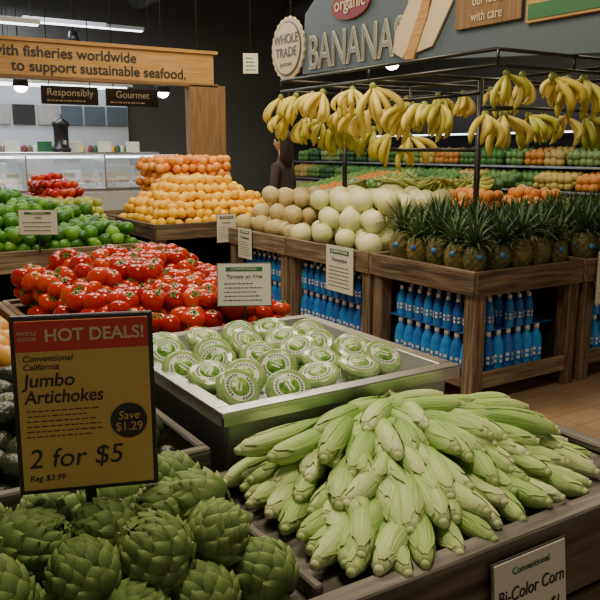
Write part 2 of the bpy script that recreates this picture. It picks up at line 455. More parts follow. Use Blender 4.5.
# ---------------------------------------------------------------- room
def boxobj(name,x0,x1,y0,y1,z0,z1,mat):
    b=MB(); b.box(x0,x1,y0,y1,z0,z1,mat,bev=0); return b.obj(name)
boxobj('floor',-5,15,-4,17,-.1,0,'floor')
boxobj('ceiling',-5,15,-4,17,5.0,5.1,'ceil')
boxobj('wall_back',-5,15,14.5,14.7,0,5,'wall')
boxobj('wall_right',11,11.2,-4,14.5,0,5,'wall')
# ---------------------------------------------------------------- tables
def rustic(name,a0,a1,b0,b1,zt,mat='wood',ap=.13,shelf=True,post=.09):
    m=MB(); p=post
    for x in(a0,a1-p):
        for y in(b0,b1-p): m.box(x,x+p,y,y+p,0,zt-.0,mat)
    e=.03
    m.box(a0-.01,a1+.01,b0-.02,b0+e-.02,zt-ap,zt+.015,mat); m.box(a0-.01,a1+.01,b1-e+.02,b1+.02,zt-ap,zt+.015,mat)
    m.box(a0-.02,a0+e-.02,b0,b1,zt-ap,zt+.015,mat); m.box(a1-e+.02,a1+.02,b0,b1,zt-ap,zt+.015,mat)
    n=6
    for i in range(n):
        y=b0+(b1-b0)*i/n; m.box(a0+.01,a1-.01,y+.003,y+(b1-b0)/n-.003,zt-.06,zt-.035,mat)
    if shelf:
        m.box(a0+.01,a1-.01,b0+.01,b1-.01,.1,.13,mat)
        m.box(a0+.02,a1-.02,b1-.05,b1-.03,.13,zt-ap,'dark'); m.box(a1-.05,a1-.03,b0+.05,b1-.05,.13,zt-ap,'dark')
        m.box(a0,a0+.025,b0+p,b1-p,.1,.2,mat); m.box(a0+p,a1-p,b0,b0+.025,.1,.2,mat)
    return m.obj(name)
rustic('pineapple_display_table',3.13,4.05,3.03,3.98,.8)
rustic('melon_display_table',3.13,4.05,4.02,5.08,.8)
rustic('melon_display_table',3.13,4.05,5.12,6.1,.8)
rustic('pineapple_display_table',4.12,5.4,3.03,3.98,.8)
rustic('tropical_fruit_display_table',4.12,5.2,4.02,5.7,.9)
rustic('lime_display_table',-.6,1.95,5.15,6.6,.83)
rustic('citrus_display_table',2.52,3.95,6.35,8.2,.83)
rustic('apple_display_table',.9,2.42,7.2,8.9,.83)
rustic('tomato_display_table',.66,1.56,2.4,3.5,.82,'wood')
rustic('mango_display_table',-.5,.62,2.4,3.5,.82,'wood')
bt=T_bottle()
def bottles(name,a0,a1,b0,b1,rows_a,rows_b):
    m=MB(); d=.088
    na=int((a1-a0)/d); nb=int((b1-b0)/d)
    for i in range(na):
        for j in range(nb):
            if i<rows_a or j<rows_b: m.tpl(bt,Tm(a0+d*(i+.5),b0+d*(j+.5),.131,rz=R.uniform(-.6,.6),s=1.04))
    m.box(a0+.03,a1,b0+.03,b1,.408,.412,'bblue')
    for i in range(na):
        for j in range(nb):
            if (i<rows_a or j<rows_b) and R.random()<.93: m.tpl(bt,Tm(a0+d*(i+.5),b0+d*(j+.5),.412,rz=R.uniform(-.6,.6),s=.78))
    return m.obj(name)
bottles('bottled_water_stock',3.17,3.96,3.12,3.9,2,2)
bottles('bottled_water_stock',3.17,3.96,4.12,5.0,2,0)
bottles('bottled_water_stock',3.17,3.96,5.22,6.0,2,0)
bottles('bottled_water_stock',4.23,5.3,3.08,3.9,1,2)
# ---------------------------------------------------------------- front table with corn and artichokes
m=MB()
XE=1.6
for i in range(4):
    z0=.02+.19*i; m.box(-.7,XE,.89,.915,z0,z0+.18,'wooddark'); m.box(XE,XE+.025,.9,1.43,z0,z0+.18,'wooddark'); m.box(-.7,XE,1.425,1.445,z0,z0+.18,'wooddark')
for x in(-.7,.52,XE-.08): m.box(x,x+.08,.915,.99,0,.74,'wooddark')
m.box(-.72,XE+.03,.885,.935,.755,.775,'woodgrey'); m.box(-.7,XE,1.4,1.43,.755,.79,'woodgrey'); m.box(XE-.02,XE+.025,.935,1.4,.755,.775,'woodgrey')
m.box(-.7,XE,.92,1.42,.72,.75,'woodgrey')
m.box(.63,.648,.94,1.4,.751,.785,'woodgrey')
m.obj('produce_stand')
cts=[T_corn(i) for i in range(8)]; m=MB()
O=Vector((1.13,1.34))
ARC=[(.69,1.38),(.68,1.3),(.70,1.21),(.69,1.1),(.675,1.0),(.70,.925),(.8,.905),(.92,.905),(1.06,.912),(1.2,.925),(1.33,.95),(1.44,1.0),(1.51,1.08),(1.56,1.18),(1.58,1.3)]
def tiparc(u):
    k=u*(len(ARC)-1); i=min(int(k),len(ARC)-2); f=k-i
    return Vector(ARC[i]).lerp(Vector(ARC[i+1]),f)
def ear(x,y,z,ang,tilt,s):
    m.tpl(R.choice(cts),Matrix.Translation((x,y,z))@Matrix.Rotation(ang,4,'Z')@Matrix.Rotation(tilt,4,'Y')@Matrix.Rotation(R.uniform(-3,3),4,'X')@Matrix.Scale(s,4))
rows=[(1.0,28,.776,.0),(.87,26,.798,-.04),(.73,23,.822,-.04),(.58,18,.842,-.03),(.42,11,.852,-.0)]
for ri,(sc,n,z,tl) in enumerate(rows):
    for i in range(n):
        u=(i+.5*(ri%2)+R.uniform(-.35,.35))/n; u=min(max(u,0),1)
        tp=tiparc(u); k=sc+R.uniform(-.06,.05); tip=O+(tp-O)*min(k,1.01)
        d=(O+Vector((.04,.16))-tp).normalized(); ang=math.atan2(d.y,d.x)+R.uniform(-.3,.3)
        ear(tip.x,tip.y,z+R.uniform(-.006,.012),ang,tl+R.uniform(-.05,.04),R.uniform(.86,1.04))
for (x,y,z,ang,tl) in ((.71,1.36,.862,.12,-.03),(.75,1.29,.862,.3,-.02),(.83,1.21,.87,.7,-.02),(.88,1.32,.878,.35,.0),(.97,1.14,.87,1.1,.0),(1.1,1.1,.868,1.4,.0),(1.22,1.12,.868,1.9,0),(1.34,1.2,.866,2.5,0),(1.38,1.32,.862,2.95,0),(1.5,1.26,.84,2.8,-.02),(1.53,1.35,.83,3.05,-.03),(1.42,1.1,.848,2.3,-.03),(.98,1.26,.886,.6,.03),(1.28,1.27,.884,2.7,.03),(1.1,1.2,.888,1.2,.03),(.95,1.37,.88,.05,.02),(1.3,1.37,.878,3.1,.02)):
    ear(x,y,z,ang,tl,.97)
m.obj('corn_ear_pile')
arts=[T_artichoke(i) for i in range(6)]
m=MB()
for j,y in enumerate((.985,1.09,1.195,1.3)):
    for i in range(6):
        x=.56-.115*i-(j%2)*.05
        m.tpl(arts[(i+j)%6],Tm(x+R.uniform(-.01,.01),y+R.uniform(-.01,.01),.808,R.uniform(-.9,1.1),R.uniform(-.8,.8),R.uniform(-3,3),R.uniform(.92,1.1)))
for j,y in enumerate((1.04,1.145,1.25)):
    for i in range(5):
        x=.5-.115*i-(j%2)*.05
        if abs(x-.334)<.03 and abs(y-1.2)<.04: continue
        m.tpl(arts[(i+j+2)%6],Tm(x+R.uniform(-.012,.012),y+R.uniform(-.012,.012),.876,R.uniform(-1.0,1.3),R.uniform(-.9,.9),R.uniform(-3,3),R.uniform(.9,1.12)))
m.tpl(arts[0],Tm(.5,1.12,.895,-1.3,1.2,.9,1.0))
m.obj('artichoke_pile')
# ---------------------------------------------------------------- ice tray
m=MB()
a0,a1,b0,b1,zr,zb=.735,1.495,1.49,2.29,.9,.80
w=.045; th=.006
m.box(a0,a1,b0,b0+w,zr-.012,zr,'steel'); m.box(a0,a1,b1-w,b1,zr-.012,zr,'steel'); m.box(a0,a0+w,b0+w,b1-w,zr-.012,zr,'steel'); m.box(a1-w,a1,b0+w,b1-w,zr-.012,zr,'steel')
for q in((a0,a1,b0,b0+th),(a0,a1,b1-th,b1),(a0,a0+th,b0,b1),(a1-th,a1,b0,b1)): m.box(*q,zr-.035,zr-.01,'steel')
i0,i1,j0,j1=a0+w,a1-w,b0+w,b1-w; k=.05
V=[(i0,j0,zr-.004),(i1,j0,zr-.004),(i1,j1,zr-.004),(i0,j1,zr-.004),(i0+k,j0+k,zb),(i1-k,j0+k,zb),(i1-k,j1-k,zb),(i0+k,j1-k,zb)]
m.add(V,[(0,1,5,4),(1,2,6,5),(2,3,7,6),(3,0,4,7),(4,5,6,7)],'steelb',smooth=False)
m.box(a0+.03,a1-.03,b0+.03,b0+.05,.62,zr-.03,'steelb'); m.box(a0+.03,a0+.05,b0+.05,b1-.05,.62,zr-.03,'steelb'); m.box(a1-.05,a1-.03,b0+.05,b1-.05,.62,zr-.03,'steelb')
for i in range(4):
    z0=.02+.15*i; m.box(a0+.03,a1-.03,b0+.02,b0+.045,z0,z0+.14,'woodgrey'); m.box(a1-.05,a1-.02,b0+.05,b1-.02,z0,z0+.14,'woodgrey'); m.box(a0+.02,a0+.05,b0+.05,b1-.02,z0,z0+.14,'woodgrey')
tray=m.obj('stainless_ice_tray')
n=60; V=[];F=[]
rs=np.random.RandomState(3)
for j in range(n+1):
    for i in range(n+1):
        u=i/n;v=j/n; x=i0+.02+(i1-i0-.04)*u; y=j0+.02+(j1-j0-.04)*v
        e=min(u,1-u,v,1-v); h=.822+.04*min(1,e*7)+.014*math.sin(9*u+2)*math.cos(7*v)+rs.uniform(-.007,.007)
        h-=.035*max(0,(u-.72))*2
        V.append((x,y,h))
for j in range(n):
    for i in range(n): F.append((j*(n+1)+i,j*(n+1)+i+1,(j+1)*(n+1)+i+1,(j+1)*(n+1)+i))
mi=MB(); mi.add(V,F,'ice',smooth=False); mi.obj('ice_bed',tray)
tb=T_tub(); m=MB()
TP=[(.86,1.64),(.985,1.60),(1.10,1.63),(1.22,1.61),(1.34,1.66),
    (.84,1.77),(.94,1.74),(1.06,1.755),(1.18,1.745),(1.31,1.79),
    (.82,1.9),(.93,1.87),(1.05,1.89),(1.17,1.87),(1.28,1.91),
    (.84,2.03),(.96,2.0),(1.08,2.02),(1.2,2.0),(1.32,2.04),
    (.87,2.16),(1.0,2.14),(1.12,2.16),(1.24,2.15)]
for (x,y) in TP:
    yaw=-.5+R.uniform(-.6,.6); tl=R.uniform(.25,.85)
    T=Matrix.Translation((x+R.uniform(-.015,.015),y+R.uniform(-.015,.015),.872+R.uniform(0,.014)))@Matrix.Rotation(yaw,4,'Z')@Matrix.Rotation(tl,4,'X')@Matrix.Rotation(R.uniform(-1.2,1.2),4,'Z')@Matrix.Scale(1.0,4)
    m.tpl(tb,T)
m.obj('salad_tub_assortment')
# ---------------------------------------------------------------- avocado bin
m=MB()
for i in range(4):
    z0=.02+.205*i; m.box(-.6,.7,1.48,1.505,z0,z0+.195,'woodgrey'); m.box(.675,.7,1.505,2.3,z0,z0+.195,'woodgrey')
m.box(-.6,.675,1.505,2.3,.72,.75,'wood'); m.box(-.6,.7,2.3,2.325,.0,.84,'wood')
m.obj('avocado_bin')
V,F=ball(.034,.047,14,9,.0,0); av=[(V,F,'avo',None)]
m=MB(); pile(m,av,-.5,.67,1.52,2.28,.75,lambda x,y:.84+.05*math.sin((y-1.5)/.8*pi),.037); m.obj('avocado_pile')
# ---------------------------------------------------------------- tomatoes etc
m=MB()
def th(x,y):
    u=(x-.66)/.9; v=(y-2.4)/1.1
    return .86+.1*min(1,3.5*min(u,1-u)+.15)*min(1,4*v+.2)+.06*v+.02*math.sin(9*x+2)*math.sin(8*y)
pile(m,[T_tomato(.036,0),T_tomato(.033,.04),T_tomato(.039,-.03)],.66,1.56,2.41,3.5,.795,th,.039,.55,False,.14); m.obj('tomato_pile')
V,F=ball(.042,.055,14,9); mg=[(V,F,'mango',None)]
m=MB(); pile(m,mg,-.45,.6,2.45,3.48,.79,lambda x,y:.85+.03*(y-2.4),.045); m.obj('mango_pile')
V,F=ball(.05,.055,14,9,.12); lt=[(V,F,'lime',None)]
m=MB(); pile(m,lt,-.55,1.93,5.18,6.58,.80,lambda x,y:.88+.33*min(1,(y-5.15)/1.2)*min(1,max(.15,(1.93-x)/.9)+.1)+.02*math.sin(7*x)*math.sin(6*y),.047,.6,sv=.12); m.obj('lime_pile')
V,F=ball(.047,.045,14,9); og=[(V,F,'orange',None)]
V,F=ball(.044,.05,14,9,.12); lm=[(V,F,'lemon',None)]
def pyr(x0,x1,y0,y1,zb,zt,sl):
    return lambda x,y: min(zt,zb+sl*min(x-x0,x1-x,y-y0,y1-y))
m=MB(); f1=pyr(2.5,4.0,6.3,8.9,.86,1.24,.62)
pile(m,lm,2.55,3.93,6.38,7.5,.80,f1,.046,.4); m.obj('lemon_pile')
m=MB(); pile(m,og,3.0,3.93,7.5,8.17,.80,pyr(2.85,4.1,7.25,8.9,1.15,1.43,1.),.05,.4,depth=20); m.obj('orange_pile')
V,F=ball(.045,.04,14,9,0,.006); ap=[(V,F,'plantain',None)]; V,F=ball(.045,.04,14,9,0,.006); ar=[(V,F,'tomato',None)]
m=MB(); pile(m,ap,1.3,2.4,7.23,7.85,.795,lambda x,y:.95+.15*(y-7.3),.047,.4); m.obj('green_apple_pile')
m=MB(); pile(m,ar,1.95,2.4,7.85,8.87,.795,lambda x,y:1.06+.15*(y-7.8),.047,.4,depth=8); m.obj('red_apple_pile')
V,F=ball(.084,.084,20,13); hd=[(V,F,'honey',None)]
V,F=ball(.076,.074,20,13); cl=[(V,F,'canta',None)]
m=MB(); pile(m,hd,3.13,4.05,4.04,5.12,.775,lambda x,y:.93+.24*min(1,(x-3.1)/.45),.085,.25,sv=.1); m.obj('honeydew_melon_pile')
m=MB(); pile(m,cl,3.15,4.03,5.14,6.08,.775,lambda x,y:.93+.2*min(1,(x-3.1)/.5),.076,.25,sv=.1); m.obj('cantaloupe_pile')
pt=T_pine()
def pines(name,x0,x1,y0,y1):
    m=MB(); d=.172
    nx=int((x1-x0)/d); ny=int((y1-y0)/d)
    for i in range(nx):
        for j in range(ny):
            x=x0+d*(i+.5)+R.uniform(-.01,.01);y=y0+d*(j+.5)+R.uniform(-.01,.01); s=R.uniform(.98,1.2)
            zb=.768
            m.tpl(pt,Tm(x,y,zb,R.uniform(-.08,.08),R.uniform(-.08,.08),R.uniform(-3,3),s))
            if (i==0 or j==0) and R.random()<.7:
                V,F=lathe([(.018,0),(.018,.002)],16)
                ang=pi+.5 if i==0 and j else pi+1.1
                m.add(V,F,'tagblue',Matrix.Translation((x+.075*s*math.cos(ang),y+.075*s*math.sin(ang),zb+.12))@Matrix.Rotation(ang,4,'Z')@Matrix.Rotation(pi/2-.1,4,'Y'))
    m.obj(name)
pines('pineapple_group',3.16,4.03,3.06,3.97); pines('pineapple_group',4.15,5.38,3.06,3.97)
m=MB(); bp_=T_banana_bunch(6,5,'plantain')
for i in range(40):
    m.tpl(bp_,Tm(R.uniform(4.25,5.1),R.uniform(4.7,5.6),R.uniform(1.02,1.26),pi/2+R.uniform(-.5,.5),R.uniform(-.4,.4),R.uniform(-3,3)))
m.obj('plantain_pile')
m=MB(); pile(m,og,4.15,5.17,4.05,4.6,.865,lambda x,y:1.13+.05*math.sin(x*5),.05,.4); m.obj('papaya_pile')
m=MB(); V,F=ball(.11,.11,20,12)
for p in((4.35,5.86,1.13),(4.6,5.86,1.13)): m.add(V,F,'melong',Tm(*p))
m.box(4.15,5.0,5.74,6.0,.99,1.02,'wood'); m.box(4.15,4.2,5.75,5.98,0,.99,'wood'); m.box(4.95,5.0,5.75,5.98,0,.99,'wood')
m.obj('watermelon_stand')
# ---------------------------------------------------------------- banana rack
m=MB()
def rod(p,q,r=.012,mat='black'):
    V,F=tube([Vector(p),Vector(q)],[r,r],8); m.add(V,F,mat)
A0,A1,B0,B1,ZT=3.5,4.95,3.3,5.8,2.0
for z in(ZT,ZT+.09):
    rod((A0,B0,z),(A0,B1,z)); rod((A0,B0,z),(A1,B0,z)); rod((A1,B0,z),(A1,B1,z)); rod((A0,B1,z),(A1,B1,z))
for p in((A0,B0),(A0,B1),(A1,B0),(A1,B1),(A0,4.55),(4.2,B0)): rod((*p,ZT),(*p,ZT+.09),.01)
for y in(4.0,4.55,5.2): rod((A0,y,ZT),(A1,y,ZT))
rod((4.085,4.0,0),(4.085,4.0,ZT),.022); rod((4.085,5.65,0),(4.085,5.65,ZT),.022)
rod((3.75,3.65,1.78),(5.1,3.65,1.78)); rod((4.085,4.0,1.78),(4.085,3.65,1.78)); rod((3.72,4.0,1.86),(3.72,5.2,1.86)); rod((3.72,4.0,1.86),(4.085,4.0,1.9)); rod((3.72,5.2,1.86),(3.72,5.2,ZT))
rod((3.55,5.75,1.86),(4.2,4.9,1.66)); rod((3.55,5.75,1.86),(3.55,5.75,2.0))
rod((4.2,4.9,1.66),(4.2,4.9,2.0))
rod((4.085,4.0,1.5),(4.085,5.6,1.5),.015)
rack=m.obj('banana_rack')
m=MB(); bb=[T_banana_bunch(n,s) for n,s in((6,1),(8,2),(10,3),(7,4),(5,8),(9,9))]
def hang(x,y,z,yaw,s=1.16):
    V,F=tube([Vector((x,y,z+.0)),Vector((x,y,z-.04))],[.003,.003],5); m.add(V,F,'black')
    m.tpl(R.choice(bb),Tm(x,y,z-.045,R.uniform(-.35,.35),R.uniform(-.35,.35),yaw+R.uniform(-1.3,1.3),s*R.uniform(.82,1.22)))
for y in(5.8,5.55,5.3,5.15,4.75,4.5): hang(A0,y,ZT,-pi/2)
for x in(3.58,3.72,4.0,4.15,4.3,4.6,4.78): hang(x,B0,ZT,0)
for y in(4.02,4.18,4.35,4.5,4.8,4.95,5.15): hang(3.72,y,1.86,-pi/2)
for k in range(8):
    f=k/7; hang(3.55+.65*f,5.75-.85*f,1.86-.2*f,-1.0)
for x in(3.78,3.95,4.2,4.35,4.6,4.8,5.0): hang(x,3.65,1.78,0)
for y in(4.3,4.6,4.9,5.3): hang(4.5,y,ZT,0)
m.obj('banana_bunch_display',rack)
# ---------------------------------------------------------------- signs
def panel(parent,w,h,mat,t=.008,x=0,z=0,y=0,name='panel',bev=.002):
    b=MB(); b.box(x-w/2,x+w/2,y-t/2,y+t/2,z-h/2,z+h/2,mat,bev=bev); return b.obj(name,parent)
def disc(parent,rx,rz,mat,x=0,z=0,y=0,t=.01,seg=40,name='disc',scal=0):
    V=[];F=[]
    for yy in(y-t/2,y+t/2):
        for i in range(seg):
            a=2*pi*i/seg; k=1+(scal if i%2 else 0); V.append((x+rx*k*math.cos(a),yy,z+rz*k*math.sin(a)))
    F=[tuple(range(seg)),tuple(range(2*seg-1,seg-1,-1))]+[(i,seg+i,seg+(i+1)%seg,(i+1)%seg) for i in range(seg)]
    b=MB(); b.add(V,F,mat,smooth=False); return b.obj(name,parent)
def scribble(parent,x0,x1,z0,z1,rows,mat='ink',y=-.006,hh=.35):
    b=MB(); dz=(z1-z0)/rows
    for r_ in range(rows):
        x=x0+R.uniform(0,.03)*(x1-x0); z=z1-dz*(r_+.5); xm=x1-R.uniform(0,.25)*(x1-x0)
        while x<xm-(x1-x0)*.05:
            wd=R.uniform(.03,.09)*(x1-x0); xe=min(x+wd,xm)
            b.box(x,xe,y-.0005,y+.0005,z-dz*hh/2,z+dz*hh/2,mat,bev=0); x=xe+.02*(x1-x0)
    b.obj('small_print',parent)
e=empty('hot_deals_sign',(.34,1.196,1.088),(math.radians(-3),0,math.radians(-20)))
panel(e,.226,.3,'black',.012,name='frame'); panel(e,.21,.284,'kraft',.004,y=-.007,name='card'); panel(e,.21,.05,'red',.002,y=-.0095,z=.117,name='header')
text('HOT DEALS!',e,.02,.117,.0285,'cream',-.011,bold=.0005); text('WHOLE',e,-.086,.122,.0085,'cream',-.011); text('FOODS',e,-.086,.113,.0085,'cream',-.011)
text('Conventional',e,-.096,.08,.0145,'ink',-.0095,'LEFT',.2); text('California',e,-.096,.066,.0145,'ink',-.0095,'LEFT',.2)
text('Jumbo',e,-.096,.043,.031,'ink',-.0095,'LEFT',.15,bold=.0003); text('Artichokes',e,-.096,.015,.031,'ink',-.0095,'LEFT',.15,sx=.9,bold=.0003)
scribble(e,-.096,.035,-.055,-.003,6,y=-.0095,hh=.18)
disc(e,.03,.03,'ink',.068,-.033,-.01,.002,32,'badge'); text('Save',e,.068,-.024,.02,'kraft',-.0118,shear=.2); text('$1.29',e,.068,-.043,.02,'kraft',-.0118)
text('2 for $5',e,-.096,-.09,.046,'ink',-.0095,'LEFT',.15); text('Reg $3.99',e,-.096,-.122,.014,'ink',-.0095,'LEFT',.2)
b=MB(); b.box(-.009,.009,-.004,.006,-.3,-.15,'black'); b.obj('post',e)
def card(name,loc,w,h,yaw,title,lines=3,post=0,header='greend',tilt=0,big=False):
    e=empty(name,loc,(math.radians(tilt),0,math.radians(yaw)))
    panel(e,w+.008,h+.008,'woodgrey',.004,name='backing'); panel(e,w,h,'white',.003,y=-.003,name='card')
    if big:
        text(title,e,0,h*.04,h*.25,'ink',-.0055,shear=.15,sx=.84); text('local   2 for $1',e,0,-h*.3,h*.2,'ink',-.0055,shear=.15,sx=.9); text('Conventional',e,0,h*.34,h*.13,'greend',-.0055)
        return e
    panel(e,w*.7,h*.1,header,.001,y=-.0052,z=h*.38,name='header'); text('CONVENTIONAL',e,0,h*.38,h*.08,'white',-.0065,sx=min(1.,w/h*1.0))
    text(title,e,0,h*.2,h*.13,'ink',-.0055,shear=.1,sx=min(1,w/h*1.1))
    scribble(e,-w*.4,w*.4,-h*.42,h*.08,lines,y=-.0052,hh=.2)
    if post:
        b=MB(); b.box(-.004,.004,-.002,.004,-h/2-post,-h/2,'black'); b.obj('post',e)
    return e
card('tomato_price_sign',(1.27,2.37,1.02),.19,.15,-28,'Tomato on Vine',5,.16,tilt=-8)
card('lime_price_sign',(1.208,5.12,1.03),.25,.16,-30,'Limes',3,.12)
card('melon_price_sign',(3.095,4.33,.66),.33,.33,-90,'Honeydew',6)
card('melon_price_sign',(3.095,5.75,.7),.24,.26,-90,'Cantaloupe',6)
card('lemon_price_sign',(3.2,6.31,.78),.2,.26,0,'Lemons',6)
card('pineapple_price_sign',(4.32,2.99,.69),.3,.34,0,'Pineapple',6)
card('corn_price_sign',(1.085,.872,.665),.2,.15,0,'Bi-Color Corn',1,tilt=-6,big=True)
e=empty('bananas_hanging_sign',(4.22,4.8,2.6),(0,0,-pi/2))
b=MB()
def slab(b,pts,y0,y1,mat):
    n=len(pts); V=[(x,y0,z) for x,z in pts]+[(x,y1,z) for x,z in pts]
    F=[tuple(range(n)),tuple(range(2*n-1,n-1,-1))]+[(i,n+i,n+(i+1)%n,(i+1)%n) for i in range(n)]
    b.add(V,F,mat,smooth=False)
slab(b,[(-1.75,-.36),(-.1,-.38),(1.9,-.52),(1.95,.75),(-.9,.75),(-1.7,.2)],-.02,.02,'slate'); b.obj('board',e)
text('BANANAS',e,-.9,-.19,.44,'cream',-.03,bold=.006,ext=.003,sx=.72)
text('BANANAS',e,-.9,-.19,.44,'letterblue',-.036,bold=-.008,ext=.003,sx=.72)
disc(e,.29,.13,'maroon',-.93,.18,-.035,.02,name='oval'); text('organic',e,-.93,.19,.16,'cream',-.05,bold=.002)
disc(e,.3,.3,'cream',-2.0,-.09,-.03,.02,48,'seal_edge',.05); disc(e,.265,.265,'slate',-2.0,-.09,-.045,.01,name='seal_face'); disc(e,.25,.25,'cream',-2.0,-.09,-.052,.006,name='seal_inner')
text('WHOLE',e,-2.0,.0,.13,'slate',-.06,bold=.002); text('TRADE',e,-2.0,-.13,.13,'slate',-.06,bold=.002); text('guarantee',e,-2.0,-.24,.06,'slate',-.06)
b=MB()
ox=-.28
slab(b,[(x+ox,z) for x,z in[(-.02,-.3),(.1,-.36),(.32,-.1),(.45,.25),(.5,.72),(.34,.74),(.28,.4),(.15,.05),(.0,-.15)]],-.05,-.025,'cream')
slab(b,[(x+ox,z) for x,z in[(.2,-.34),(.45,-.3),(.66,.0),(.72,.5),(.56,.6),(.5,.2),(.38,-.1)]],-.045,-.024,'cream')
slab(b,[(x+ox,z) for x,z in[(.12,-.37),(.24,-.38),(.4,-.05),(.46,.3),(.4,.3),(.3,-.02)]],-.056,-.03,'woodtan')
b.obj('peeled_banana_cutout',e)
b=MB(); b.box(.42,1.06,-.05,-.025,-.22,.6,'woodpanel'); b.box(1.1,2.3,-.05,-.025,-.26,.6,'woodtan'); b.box(1.12,2.3,-.055,-.05,-.24,-.14,'greend'); b.obj('slogan_boards',e)
for z,l in((.08,'people that grow'),(-.04,'our food'),(-.15,'with care')): text(l,e,.74,z,.1,'cream',-.056,sx=.8)
for z,l in((.04,'for our products'),(-.08,'with our producers')): text(l,e,1.62,z,.12,'maroon',-.056)
b=MB()
for x in(-1.2,0,1.5): V,F=tube([Vector((x,0,.7)),Vector((x,0,2.38))],[.008,.008],6); b.add(V,F,'black')
V,F=tube([Vector((-2.0,0,.2)),Vector((-2.0,0,2.38))],[.006,.006],6); b.add(V,F,'black')
b.obj('hanging_rods',e)
e=empty('seafood_department_sign',(2.6,9.0,2.5))
panel(e,4.0,.36,'woodtan',.1,x=-.2,z=0,name='fascia'); panel(e,4.1,.04,'woodtan',.16,x=-.2,z=.2,name='cornice'); panel(e,4.1,.04,'woodpanel',.14,x=-.2,z=-.2,name='lower_trim')
panel(e,.5,2.3,'woodpanel',.14,x=1.7,z=-1.35,name='pilaster')
panel(e,.02,.42,'woodpanel',.5,x=1.81,z=0,y=.25,name='return_side')
text('Partnering with fisheries worldwide',e,.78,.07,.165,'ink',-.055,'RIGHT',bold=.003); text('to support sustainable seafood.',e,1.42,-.085,.165,'ink',-.055,'RIGHT',bold=.003)
b=MB()
for x in(-1.8,1.6): V,F=tube([Vector((x,0,.2)),Vector((x,0,2.48))],[.015,.015],6); b.add(V,F,'black')
b.obj('hanging_rods',e)
for i,(x,tx) in enumerate(((2.75,'Responsibly'),(3.55,'Gourmet'))):
    e=empty('menu_board',(x,9.6,2.16)); panel(e,.7,.22,'ink',.03,name='board'); text(tx,e,0,.03,.12,'white',-.02); scribble(e,-.3,.3,-.09,-.04,1,'cream',-.018)
    b=MB(); V,F=tube([Vector((-.25,0,.1)),Vector((-.25,0,2.82))],[.006,.006],5); b.add(V,F,'black'); V,F=tube([Vector((.25,0,.1)),Vector((.25,0,2.82))],[.006,.006],5); b.add(V,F,'black'); b.obj('wires',e)
# seafood counter
m=MB(); m.box(.2,4.3,10.0,11.1,0,.95,'caseW'); m.box(.2,4.3,10.05,11.05,.95,1.0,'steel')
m.box(.2,4.3,10.6,11.1,1.42,1.47,'steel'); m.box(.25,4.25,10.62,10.7,1.39,1.42,'stripE')
m.add([(.2,10.0,1.0),(4.3,10.0,1.0),(4.3,10.6,1.45),(.2,10.6,1.45)],[(0,1,2,3)],'glass',smooth=False)
for x in(.2,1.22,2.25,3.27,4.28): m.box(x,x+.02,10.0,11.1,.95,1.44,'steel')
for i in range(16):
    x=.35+i*.24; m.box(x,x+.2,10.15,10.9,1.0,1.06,'caseW'); m.box(x+.02,x+.18,10.2,10.205,1.1,1.2,'white')
for i in range(9): x=.5+i*.43; m.box(x,x+.2,10.98,11.0,1.47,1.62,R.choice(['white','white','greend']))
V,F=ball(.05,.03,8,5)
for i in range(260): m.add(V,F,'mixed',Tm(R.uniform(.3,4.2),R.uniform(10.2,10.85),1.08),rnd=R.choice([.3,.62,.84,.4,.45]))
m.obj('seafood_display_counter')
m=MB(); V,F=lathe([(.12,0),(.13,.02),(.13,.05),(.1,.07),(.1,.34),(.12,.37),(.12,.4),(.06,.46),(.02,.48),(.02,.52)],18); m.add(V,F,'black',Tm(2.95,10.85,1.47)); m.box(2.93,2.97,10.68,10.76,1.58,1.62,'steel'); m.obj('urn_shaped_stand_in')  # urn-shaped stand-in for an unclear dark, lamp-like shape at the counter
m=MB(); m.box(-1,5.2,14.35,14.5,.0,2.75,'caseW')
for i in range(14):
    x=-.8+i*.43; c=R.choice(['steelb','slate','slate','ink','woodpanel']); m.box(x,x+.38,14.3,14.36,1.95,2.3,c); m.box(x,x+.38,14.2,14.36,1.35,1.42,'steel')
    for q in range(4):
        V,F=lathe([(.04,0),(.045,.02),(.045,.13),(.02,.17)],10); m.add(V,F,R.choice(['white','slate','maroon','lemon','greend','wood']),Tm(x+.05+q*.095,14.26,1.42))
m.box(-1,5.2,14.0,14.35,2.65,2.75,'steel'); m.box(-.9,5.1,14.05,14.15,2.6,2.65,'stripE')
for i in range(8): m.box(-.6+i*.7,-.1+i*.7,13.0,13.5,0,R.uniform(1.1,1.5),R.choice(['steel','steelb','caseW']))
m.obj('seafood_prep_wall_unit')
# produce wall case on the right
m=MB()
m.box(8.1,9.3,3.2,13.8,0,.45,'dark'); m.box(9.2,9.35,3.2,13.8,.45,2.3,'dark'); m.box(8.4,9.35,3.2,13.8,1.75,2.3,'black')
m.box(8.5,8.56,3.3,13.7,1.73,1.75,'stripE')
SH=((.6,8.1),(.93,8.35),(1.25,8.6))
for z,x in SH:
    m.box(x,9.2,3.2,13.8,z,z+.03,'black')
    m.box(x-.01,x,3.2,13.8,z,z+.03,'steelb')
case=m.obj('refrigerated_produce_case')
m=MB(); V,F=ball(.06,.055,8,6)
for z,x in SH:
    y=3.3; z+=.03
    while y<13.6:
        wd=R.uniform(.3,.7); c=R.choice([.4,.62,.4,.75,.2,.84,.5]) if y<8.2 else R.choice([.05,.2,.5,.75,.9,.62,R.random()])
        for q in range(int(wd/.1)):
            for dx in range(3):
                for dz in range(2):
                    m.add(V,F,'mixed',Tm(x+.08+dx*.12+R.uniform(-.01,.01),y+q*.105,z+.055+dz*.09+dx*.03,R.uniform(-1,1),R.uniform(-1,1),0,R.uniform(.9,1.25)),rnd=c)
        y+=wd+.03
m.obj('assorted_vegetable_stock',case)
rustic('greens_display_table',5.6,7.2,6.2,9.5,.85)
